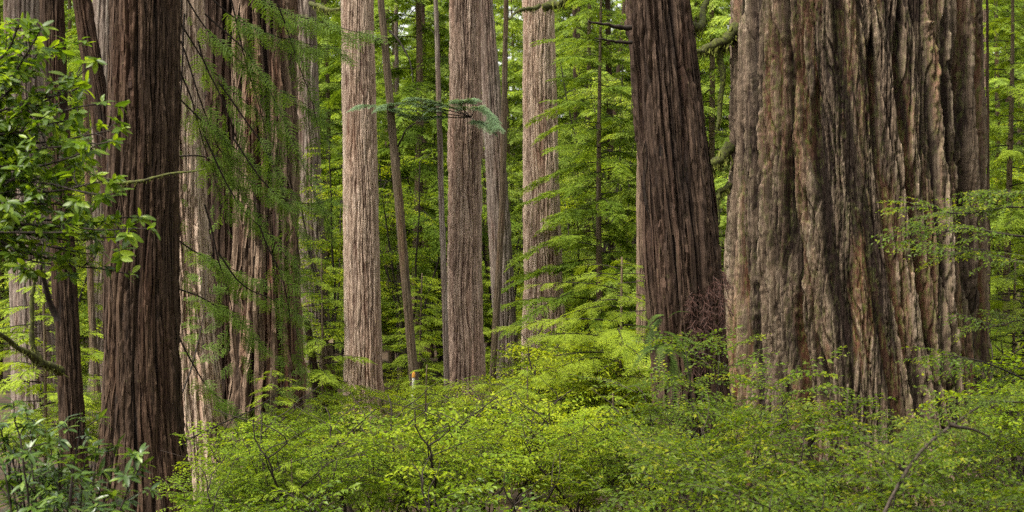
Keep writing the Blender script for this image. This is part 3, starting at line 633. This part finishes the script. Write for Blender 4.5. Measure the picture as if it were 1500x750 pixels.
# foreground huckleberries: every leafy twig is a part
SPRIG = [geo_mesh('huckleberry_twig', _g2, [LF_HUCK, TWIG]) for _g2 in []]
SPRIG = [make_mesh('huckleberry_twig', V, Fa, [LF_HUCK, TWIG], M, T) for V, Fa, M, T in HUCK]
from mathutils import Matrix
def place(o, p, T, U, s):
    Mx = frames(np.array([T]), np.array([U]))[0] * s
    o.matrix_local = Matrix([[*Mx[0], p[0]], [*Mx[1], p[1]], [*Mx[2], p[2]], [0, 0, 0, 1]])
def huckleberry(label, px, d, h, rad, ns, per, seed):
    x = (px - 750) / F * d; t = thing('huckleberry_bush', label, 'shrub', (x, d, gz1(x, d)), 'huckleberry bushes in the foreground')
    r = np.random.default_rng(seed); stems, tw = bush_plan(r, h, rad, ns, per)
    for q in stems: link('stem', make_mesh('huckleberry_stem', *tube(q, np.linspace(.014, .004, 9), 5), [TWIG], smooth=True), t)
    for p, T, U, s, u in tw:
        if p[2] < h * .45: continue
        place(link('leafy_twig', SPRIG[r.integers(6)], t), p, T, U, s)
    return t
for a in [
    ('huckleberry bush leaning over the dead needles at the leaning redwood foot', 1025, 13.0, 2.5, .75, 10, 16, 401),
    ('tall huckleberry bush in front of the giant redwood, left part', 1090, 11.0, 2.2, .8, 11, 13, 402),
    ('huckleberry bush in front of the giant redwood, with upright yellow tips', 1200, 10.5, 2.3, .85, 11, 13, 403),
    ('huckleberry bush behind the long bent branch at lower right', 1320, 10.5, 2.0, .85, 11, 13, 404),
    ('huckleberry bush at the right edge under the giant redwood', 1450, 10.5, 2.1, .85, 11, 13, 405),
    ('dark leaved huckleberry bush at the bottom, right of the bright thicket', 985, 10.0, 1.75, .8, 11, 13, 406),
    ('huckleberry bush at the bottom edge below the giant redwood', 1130, 8.5, 2.0, .75, 10, 13, 407),
    ('huckleberry bush at the bottom edge beside the foot of the bent branch', 1250, 8.0, 2.0, .75, 10, 13, 408),
    ('huckleberry bush at the bottom right beneath the bent branch', 1390, 8.0, 2.05, .75, 10, 13, 409),
    ('huckleberry bush in the bottom right corner', 1500, 8.2, 2.05, .75, 10, 13, 410),
]: huckleberry(*a)
# huckleberry at the right edge whose branches reach in front of the giant trunk
t = thing('huckleberry_bush', 'tall huckleberry whose leafy branches reach in from the right edge', 'shrub', (4.05, 10.0, gz1(4.05, 10.0)), 'huckleberry bushes in the foreground')
B = np.array(t.location); r = np.random.default_rng(420)
link('stem', make_mesh('huckleberry_stem', *tube(wob([B - B, (0.1, .1, 1.5), P(1590, 330, 10) - B, P(1570, 230, 10) - B], 12, .03, 5), np.linspace(.025, .01, 12), 6), [TWIG], smooth=True), t)
for pts in ([(1590, 345), (1500, 305), (1420, 312), (1345, 300)], [(1590, 350), (1480, 345), (1410, 335), (1350, 350)], [(1580, 360), (1500, 385), (1440, 365), (1390, 375)], [(1580, 300), (1520, 280), (1460, 290)],
            [(1590, 600), (1510, 560), (1440, 530), (1390, 520)], [(1585, 500), (1520, 470), (1450, 480)]):
    q = wob([P(x, y, 10 + r.uniform(-.4, .4)) - B for x, y in pts], 10, .012, int(r.integers(1e6)))
    link('branch', make_mesh('huckleberry_branch', *tube(q, np.linspace(.011, .003, 10), 5), [TWIG], smooth=True), t)
    for k in range(13):
        u = .25 + .75 * k / 12; p = np.array([np.interp(u, np.linspace(0, 1, 10), q[:, a]) for a in range(3)]); an = pi + (1 if k % 2 else -1) * r.uniform(.2, .9)
        place(link('leafy_twig', SPRIG[r.integers(6)], t), p, (cos(an), sin(an), r.uniform(-.25, .15)), (r.normal() * .25, r.normal() * .2 - .3, 1), r.uniform(.55, .95))

# ------------------------------------------------------------------ redwood branches with sprays
SPRAY = [make_mesh('redwood_spray', V, Fa, [LF_RED, TWIG], M, T) for V, Fa, M, T in RSPR]
BSPRAY = [make_mesh('bluish_spray', V, Fa, [LF_BLUE, TWIG], M, T) for V, Fa, M, T in NEAR]
def branch(key, pts, d0, d1, seed, ns, slen, r0=.012, sprays=SPRAY, mat=TWIG, hang=.5, start=.25, label=None):
    t, b, _ = TR[key]; r = np.random.default_rng(seed); m = len(pts); ns = int(ns * (3.8 if sprays is SPRAY else 1.6)); slen = slen * (.85 if sprays is SPRAY else .75)
    w = [P(x, y, d0 + (d1 - d0) * i / (m - 1)) - b for i, (x, y) in enumerate(pts)]
    q = wob(w, 14, .02, seed); br = link('branch', make_mesh('redwood_branch', *tube(q, np.linspace(r0, .003, 14), 5), [mat], smooth=True), t, label=label)
    dq = np.gradient(q, axis=0)
    for k in range(ns):
        u = start + (1 - start) * (k + r.uniform(0, .6)) / ns; u = min(1, u)
        p = np.array([np.interp(u, np.linspace(0, 1, 14), q[:, a]) for a in range(3)]); dd = norm(np.array([np.interp(u, np.linspace(0, 1, 14), dq[:, a]) for a in range(3)]))
        sd = 1 if k % 2 else -1; side = norm(np.cross(dd, (0, 0, 1)) + 1e-6)
        p = p + (side * sd * r.uniform(0, .09) + np.array([0, 0, r.uniform(-.08, .03)])) * (1 if sprays is SPRAY else 0)
        T = dd * r.uniform(.3, 1) + side * sd * r.uniform(.3, 1.1) + np.array([0, 0, -hang * r.uniform(.2, 1.2)])
        place(link('spray', sprays[r.integers(4)], br), p, T, (r.normal() * .4, -.55 + r.normal() * .3, 1), slen * r.uniform(.6, 1.2))
    return br
for k, (pts, ns, sl) in enumerate([
    ([(262, -60), (266, 20), (258, 90), (256, 150)], 3, .2),
    ([(262, -20), (310, 50), (390, 120), (470, 165)], 12, .28), ([(280, -30), (350, 30), (430, 60), (510, 75)], 16, .3), ([(300, -60), (390, 5), (460, 30), (540, 50)], 16, .3),
    ([(262, 30), (300, 90), (350, 140), (420, 200)], 10, .26), ([(265, 60), (300, 170), (340, 240), (420, 300)], 12, .28), ([(258, 140), (300, 180), (360, 230), (440, 290)], 12, .26),
    ([(262, 100), (285, 160), (310, 250), (330, 330)], 9, .24), ([(255, 230), (300, 234), (340, 260), (380, 330)], 10, .26), ([(254, 347), (290, 370), (330, 390), (375, 410)], 10, .26),
    ([(300, 20), (370, 90), (440, 230), (480, 330)], 14, .28), ([(320, 120), (390, 220), (430, 330), (440, 400)], 12, .26),
    ([(256, 420), (300, 440), (350, 470), (400, 520)], 9, .25), ([(262, 590), (285, 520), (300, 450), (302, 380)], 8, .24), ([(256, 480), (300, 560), (340, 600), (380, 640)], 10, .27),
    ([(262, 650), (330, 620), (400, 580), (425, 545)], 6, .24), ([(330, -40), (350, 60), (380, 150), (400, 240)], 12, .26), ([(380, -50), (420, 40), (450, 130), (470, 210)], 12, .26), ([(300, 200), (350, 300), (400, 350), (445, 420)], 11, .26), ([(340, 200), (400, 280), (450, 300), (490, 290)], 10, .26),
    ([(300, 300), (320, 380), (340, 450), (350, 540)], 10, .26), ([(380, 330), (410, 400), (425, 470), (430, 540)], 9, .26), ([(290, 60), (330, 160), (350, 220), (355, 290)], 10, .24),
    ([(320, 370), (360, 420), (400, 440), (440, 460)], 8, .24), ([(270, 20), (262, 200), (262, 430), (270, 520)], 9, .2),
]): branch('A', pts, 16.9, 17.8, 500 + k, ns, sl)
for k, pts in enumerate([[(690, 172), (640, 158), (590, 150), (555, 158)], [(690, 172), (620, 172), (580, 160)], [(690, 172), (655, 155), (630, 146), (600, 143)], [(690, 172), (700, 158), (715, 165), (728, 185)], [(690, 172), (670, 150), (690, 145)], [(690, 172), (700, 178), (718, 190)], [(690, 172), (560, 155), (520, 158)]]):
    branch('F', pts, 25.5, 24.8, 540 + k, 70 if k < 5 else 36, .24, .011, BSPRAY, TWIG, .08, .2, label='branch with bluish green foliage' if k == 0 else None)
# mossy and dead limbs
def limb(key, pts, d0, d1, r0, seed, mat=MOSSY, tip=.35):
    t, b, _ = TR[key]; m = len(pts); w = [P(x, y, d0 + (d1 - d0) * i / (m - 1)) - b for i, (x, y) in enumerate(pts)]
    q = wob(w, 20, r0 * .7, seed); r = np.random.default_rng(seed)
    if mat is MOSSY:
        g = Geo(); r2 = np.random.default_rng(seed + 60)
        for _ in range(110):
            i = int(r2.integers(1, 19)); rad = r0 * (1 - (1 - tip) * i / 19); a = r2.uniform(0, 6.28); p = q[i] + (q[min(19, i + 1)] - q[i]) * r2.uniform() + np.array([cos(a) * rad, sin(a) * rad * .8, sin(a * 2) * rad * .6]); ln = rad * r2.uniform(.5, 2.6)
            g.add(*tube([p, p + np.array([r2.normal() * .15, r2.normal() * .15, -.5]) * ln, p + np.array([r2.normal() * .2, r2.normal() * .2, -1]) * ln], [rad * .28, rad * .2, rad * .06], 3))
        link('moss', geo_mesh('hanging_moss', g, [MOSS]), t, 'stuff')
    return link('branch', make_mesh('limb', *tube(q, np.linspace(r0, r0 * tip, 20) * r.uniform(.8, 1.25, 20), 7), [mat], smooth=True), t)
limb('I', [(1080, 40), (1050, 65), (1035, 72), (1018, 76)], 19, 18.6, .085, 1); limb('I', [(1075, 55), (1056, 80), (1058, 140), (1050, 190)], 19, 18.8, .06, 2)
limb('H', [(1000, 40), (1022, 40), (1036, 10), (1044, -20)], 16.5, 17.5, .06, 3); limb('I', [(1070, 215), (1045, 235), (1038, 250), (1040, 280)], 19, 18.8, .08, 4); limb('I', [(1070, 270), (1050, 290), (1052, 330)], 19, 18.8, .05, 5)
limb('G', [(800, 10), (815, 5), (835, -8), (860, -20)], 31.5, 30, .1, 6); limb('G', [(790, 8), (770, 12), (755, 20), (745, 28)], 31.5, 30, .05, 7)
limb('H', [(925, 40), (890, 37), (862, 31)], 16, 15.6, .03, 8, TWIG); limb('H', [(925, 62), (895, 60), (872, 56)], 16, 15.6, .02, 9, TWIG)
limb('A', [(170, 268), (205, 266), (240, 256), (300, 248)], 15.4, 15.2, .022, 10); limb('A', [(166, 270), (150, 262), (135, 255)], 15.4, 15.2, .03, 11)
limb('J', [(90, 545), (60, 532), (25, 505), (-15, 480)], 17.6, 16.5, .06, 12); limb('J', [(60, 535), (45, 500), (48, 440), (52, 408), (30, 400)], 17.2, 17, .035, 13); limb('J', [(85, 470), (68, 430), (62, 400), (66, 380)], 17.6, 17.2, .04, 14, TWIG)
limb('p7', [(892, 300), (870, 290), (850, 310)], 39.5, 38, .06, 15); limb('p7', [(895, 290), (915, 285), (930, 280)], 39.5, 38, .08, 16)
limb('p1', [(583, 215), (595, 190), (615, 178)], 25, 24.6, .02, 17, TWIG); limb('p1', [(560, 60), (552, 58), (540, 62)], 25, 24.6, .03, 18, TWIG); limb('p1', [(570, 45), (585, 60), (600, 90), (605, 120)], 25, 24.6, .02, 19, TWIG)
limb('N', [(455, 5), (480, 14), (500, 10)], 34.5, 33, .07, 20)

# ------------------------------------------------------------------ broad leaved plants: single leaves are parts
def leafy(name, label, cat, base, branches, leaf_mesh, lmat, seed, wl, nrange, size, r0, rot_out):
    """branches: lists of world points; rosettes of leaves along the last part of each"""
    t = thing(name, label, cat, base); B = np.array(base); r = np.random.default_rng(seed); LV = []
    for q in branches:
        link('branch', make_mesh('leafy_branch', *tube(q - B, np.linspace(r0, .004, len(q)), 5), [TWIG], smooth=True), t)
        dq = norm(np.gradient(q, axis=0)); nn = len(q)
        for k in range(wl):
            u = 1 - .85 * k / wl; i = int(u * (nn - 1)); sd = r.normal(size=3) * np.array([.8, .8, .45])
            ax = norm(dq[i] * .7 + sd + np.array([0, 0, .25])); p0 = q[i] + ax * (r.uniform(.06, .2) if k else .02)
            if k: link('twig', make_mesh('leafy_twig', *tube([q[i] - B, (q[i] + p0) / 2 - B + (0, 0, .01), p0 - B], [.004, .003, .002], 4), [TWIG]), t)
            fr = frames(np.array([ax]), np.array([(r.normal() * .3, r.normal() * .3, 1)]))[0]
            for d, up, s in rosette_leaves(r, r.integers(*nrange), size):
                dw = fr @ d * np.array([1, 1, .55]); uw = norm(fr @ up + np.array([0, 0, .9])); LV.append((p0 - ax * r.uniform(0, .05), dw + np.array([0, 0, -.15]), uw, s))
    def score(l):
        p = l[0]; inside = abs(p[0] / p[1] * F) < 760 and abs((p[2] - CZ) / p[1] * F) < 385
        return (0 if inside else 1, p[1])
    LV.sort(key=score)
    for p, d, uw, s in LV[:295]: place(link('leaf', leaf_mesh[r.integers(len(leaf_mesh))], t), p - B, d, uw, s)
    rest = LV[295:]
    if rest:
        g = Geo(); tm = [leaf_tmpl[m.name] for m in leaf_mesh]
        scatter(g, tm, [l[0] - B for l in rest], np.array([l[1] for l in rest]), np.array([l[2] for l in rest]), np.array([l[3] for l in rest]), .5, .08, r)
        link('leaf_mass', geo_mesh('leaf_mass', g, [lmat]), t, 'stuff')
    return t
leaf_tmpl = {}
def leaf_set(nm, mat, specs):
    out = []
    for k, (w, fo, cu, tt) in enumerate(specs):
        V, Fa = leaf_long(1, w, fo, cu); me = make_mesh(nm, V, Fa, [mat], None, np.full(len(V), tt), True); out.append(me)
        leaf_tmpl[me.name] = (V, Fa, np.zeros(len(Fa), int), np.full(len(V), tt))
    return out
LAUR = leaf_set('laurel_leaf', LF_LAUR, [(.38, .2, .12, .35), (.42, .35, .25, .5), (.36, .1, .3, .66), (.40, .3, .05, .9)])
RHOD = leaf_set('rhododendron_leaf', LF_RHOD, [(.3, .2, .2, .3), (.33, .3, .35, .45), (.28, .15, .1, .6), (.31, .25, .25, .8)])
r = np.random.default_rng(600); br = []
tips = [(30, 30), (0, 62), (60, 40), (20, 160), (45, 230), (0, 230), (80, 180), (110, 210), (92, 62), (140, 88), (128, 122), (60, 72), (20, 55), (176, 188), (150, 150), (118, 168), (130, 235), (166, 206), (60, 150), (90, 205), (170, 262), (150, 286), (220, 335), (205, 318), (188, 346), (120, 300), (100, 340), (60, 300), (190, 402),
        (90, 388), (50, 398), (130, 372), (30, 350), (20, 260), (30, 200), (10, 120), (70, 250), (12, 310), (-10, 180), (40, 110), (110, 270), (150, 330)]
for i, (x, y) in enumerate(tips):
    d = 8.9 + r.uniform(-.7, .8); y0 = y * .55 + 130 + r.uniform(-30, 30)
    br.append(wob([P(-60 - r.uniform(0, 60), y0, 9.2), P(x * .45 - 20, (y + y0) / 2 + r.uniform(-15, 25), (d + 9.1) / 2), P(x, y, d)], 12, .012, 700 + i))
bx = (-90 - 750) / F * 9.2
t = leafy('laurel_tree', 'broad leaved tree reaching bright green leaves in from the upper left edge', 'tree', (bx, 9.2, gz1(bx, 9.2)), br, LAUR, LF_LAUR, 601, 13, (7, 12), .084, .010, 1)
link('trunk', make_mesh('laurel_trunk', *tube(wob([(0, 0, -.2), (.05, 0, 2), (0.02, .05, 4.2), (-.1, 0, 6.5)], 14, .03, 9), np.linspace(.09, .03, 14), 8), [TWIG], smooth=True), t)
br = []
tips = [(20, 590), (38, 600), (10, 640), (45, 655), (60, 690), (30, 700), (90, 690), (110, 670), (75, 650), (130, 640), (118, 610), (150, 690), (170, 655), (205, 665), (195, 690), (160, 720), (120, 720), (80, 730), (40, 740), (10, 720), (185, 735), (60, 720), (140, 745), (5, 680), (100, 745), (25, 665), (15, 760), (60, 765), (110, 770), (160, 765), (50, 625), (85, 665), (30, 655), (70, 705), (140, 665), (20, 690), (100, 700), (0, 620), (135, 700), (90, 645)]
for i, (x, y) in enumerate(tips):
    d = 8.6 + r.uniform(-.6, .7); br.append(wob([P(70 + r.uniform(-40, 30), 1080, 8.8), P(x * .6 + 30, y + 150, d), P(x, y, d)], 12, .015, 800 + i))
bx = (70 - 750) / F * 8.8
leafy('rhododendron_bush', 'glossy rhododendron bush with pale shining leaves at the lower left', 'shrub', (bx, 8.8, gz1(bx, 8.8)), br, RHOD, LF_RHOD, 602, 10, (7, 12), .088, .010, 1)

# ------------------------------------------------------------------ fern, dead needles, stump, log, post, bent branch
def fern_frond(seed):
    r = np.random.default_rng(seed); g = Geo(); n = 24; t = np.linspace(0, 1, n); pts = np.stack([t, 0 * t, .35 * t - .75 * t * t], -1)
    g.add(*tube(pts, np.linspace(.009, .003, n), 3), 0, .35)
    for i in range(1, n):
        for sd in (-1, 1):
            ln = .17 * sin(pi * min(1, .12 + .86 * t[i])) ** .7 * r.uniform(.85, 1.1); b = pts[i]; d = np.array([.35, sd, -.12]); d /= np.linalg.norm(d); pr = np.array([1, 0, -.4]) * .017
            g.add([b - pr, b + d * ln * .5 - pr * .8, b + d * ln, b + d * ln * .5 + pr * .8, b + pr], [[0, 1, 4], [1, 3, 4], [1, 2, 3]], 0, .5 + r.normal() * .06)
    return geo_mesh('fern_frond', g, [LF_FERN])
FR = [fern_frond(900 + i) for i in range(3)]
p = P(980, 500, 15.5); t = thing('sword_fern', 'green fern growing on the side of the leaning redwood trunk', 'fern', p); r = np.random.default_rng(910)
for k in range(24):
    a = -pi / 2 + r.uniform(-1.7, 1.7); place(link('frond', FR[k % 3], t), r.normal(size=3) * np.array([.07, .02, .12]), (cos(a), sin(a) * .8, r.uniform(-1.1, .7)), (0, -.2, 1), r.uniform(.2, .5))
g = Geo(); r = np.random.default_rng(920)
p0 = P(1050, 470, 16.0); t = thing('dead_needle_clump', 'rusty clump of dead redwood twigs caught between the leaning and giant trunks', 'dead foliage', p0)
for k in range(46):
    x = r.uniform(1010, 1064); y = 388 + max(0, 1056 - x) * r.uniform(.5, 2.2) + abs(r.normal()) * 38; c = P(x, min(y, 545), 15.75 + r.uniform(-.2, .3)) - p0
    a = r.uniform(-2.6, -.5); sw = np.array([cos(a) * .1, sin(a) * .08, -r.uniform(.12, .3)]); st_ = np.array([c, c + sw * .5 + (0, 0, .04), c + sw + (0, 0, -.05)]); g.add(*tube(st_, [.006, .004, .002], 4), 0, .5)
    for m in range(14):
        u = r.uniform(0, 1); q = c + sw * u + (0, 0, .06 * u * (1 - u)); dv = np.array([r.normal() * .05, r.normal() * .04, -r.uniform(.01, .11)])
        g.add(*tube([q, q + dv * .5 + r.normal(size=3) * .008, q + dv], [.0045, .005, .002], 3), 0, .5)
link('twig_tangle', geo_mesh('twig_tangle', g, [DEAD]), t, 'stuff')
redwood('stump', 'short mossy broken stump left of the pale tan redwood', [(503, 469, 488), (575, 467, 490)], 28, BK_THIN, name='tree_stump', cat='stump', ztop=CZ - (503 - 375) / F * 28, nth=60, nz=40, s=.06, amp=.015, seed=90)
t, b, ax = TR['stump']; zt = ax[0][-1] - b[2]; rr = ax[2][-1]
a = np.linspace(0, 2 * pi, 25)[:-1]; V = np.stack([ax[1][-1] - b[0] + np.cos(a) * rr * .97, np.sin(a) * rr * .97, zt + .06 * np.sin(a * 3) + .03], -1); V = np.vstack([V, [[ax[1][-1] - b[0], 0, zt + .02]]])
link('broken_top', make_mesh('broken_top', V, np.array([[i, (i + 1) % 24, 24] for i in range(24)]), [plain_mat('split_wood', (.18, .12, .07), (.34, .25, .15), 30, 5)]), t)
redwood('log', 'leaning dead brown pole just left of the mossy stump', [(480, 446, 456), (575, 458, 472)], 27.5, BK_DARK, name='leaning_snag', cat='dead trunk', ztop=CZ - (470 - 375) / F * 27.5, nth=40, nz=40, s=.05, amp=.008, seed=92)
p = P(604, 575, 24.5); t = thing('marker_post', 'small white post with an orange top beside the thin leaning tree', 'post', (p[0], p[1], gz1(p[0], p[1])))
hp = CZ - (553 - 375) / F * 24.5 - gz1(p[0], p[1])
link('post', make_mesh('post', *tube([(0, 0, -.2), (0, 0, hp * .5), (.02, 0, hp)], [.024, .024, .023], 10), [plain_mat('white_paint', (.3, .28, .22), (.6, .57, .48), 40, 20)], smooth=True), t)
link('orange_top', make_mesh('orange_top', *tube([(.02, 0, hp + .002), (.022, 0, hp + .05), (.025, 0, hp + .09)], [.028, .03, .018], 10), [plain_mat('orange_paint', (.5, .2, .03), (.7, .34, .06))], smooth=True), t)
q = wob([P(1285, 790, 7.2), P(1305, 735, 7.3), P(1350, 660, 7.5), P(1405, 615, 7.8), P(1450, 592, 8.0), P(1520, 590, 8.2)], 26, .008, 930); b = np.array([q[0][0], q[0][1], gz1(*q[0][:2])])
q = np.vstack([b + (0, 0, -.05), (b + q[0]) / 2 + (-.03, 0, 0), q]); t = thing('bent_branch', 'long bare grey brown branch bending to the right at lower right', 'branch', b)
link('main_stem', make_mesh('main_stem', *tube(q - b, np.linspace(.0125, .004, len(q)) * np.random.default_rng(5).uniform(.85, 1.2, len(q)), 7), [plain_mat('grey_wood', (.012, .009, .006), (.05, .036, .025), 20, 60)], smooth=True), t)
for pts in ([(1330, 692), (1300, 672), (1265, 650)], [(1390, 622), (1420, 628), (1450, 640)]):
    w = wob([P(x, y, 7.5) for x, y in pts], 8, .006, 940); link('side_branch', make_mesh('side_branch', *tube(w - b, np.linspace(.012, .004, 8), 5), [TWIG], smooth=True), t)
r = np.random.default_rng(950); qb = q - b
for k in range(26):
    i = int(r.integers(9, len(q))); a = r.uniform(0, 6.28); place(link('leafy_twig', SPRIG[r.integers(6)], t), qb[i], (cos(a), sin(a) * .7, r.uniform(-.2, .5)), (r.normal() * .3, -.3, 1), r.uniform(.4, .75))
print('tris', sum(len(m.polygons) * (2 if len(m.polygons) and m.polygons[0].loop_total == 4 else 1) for m in bpy.data.meshes), 'objs', len(bpy.data.objects))
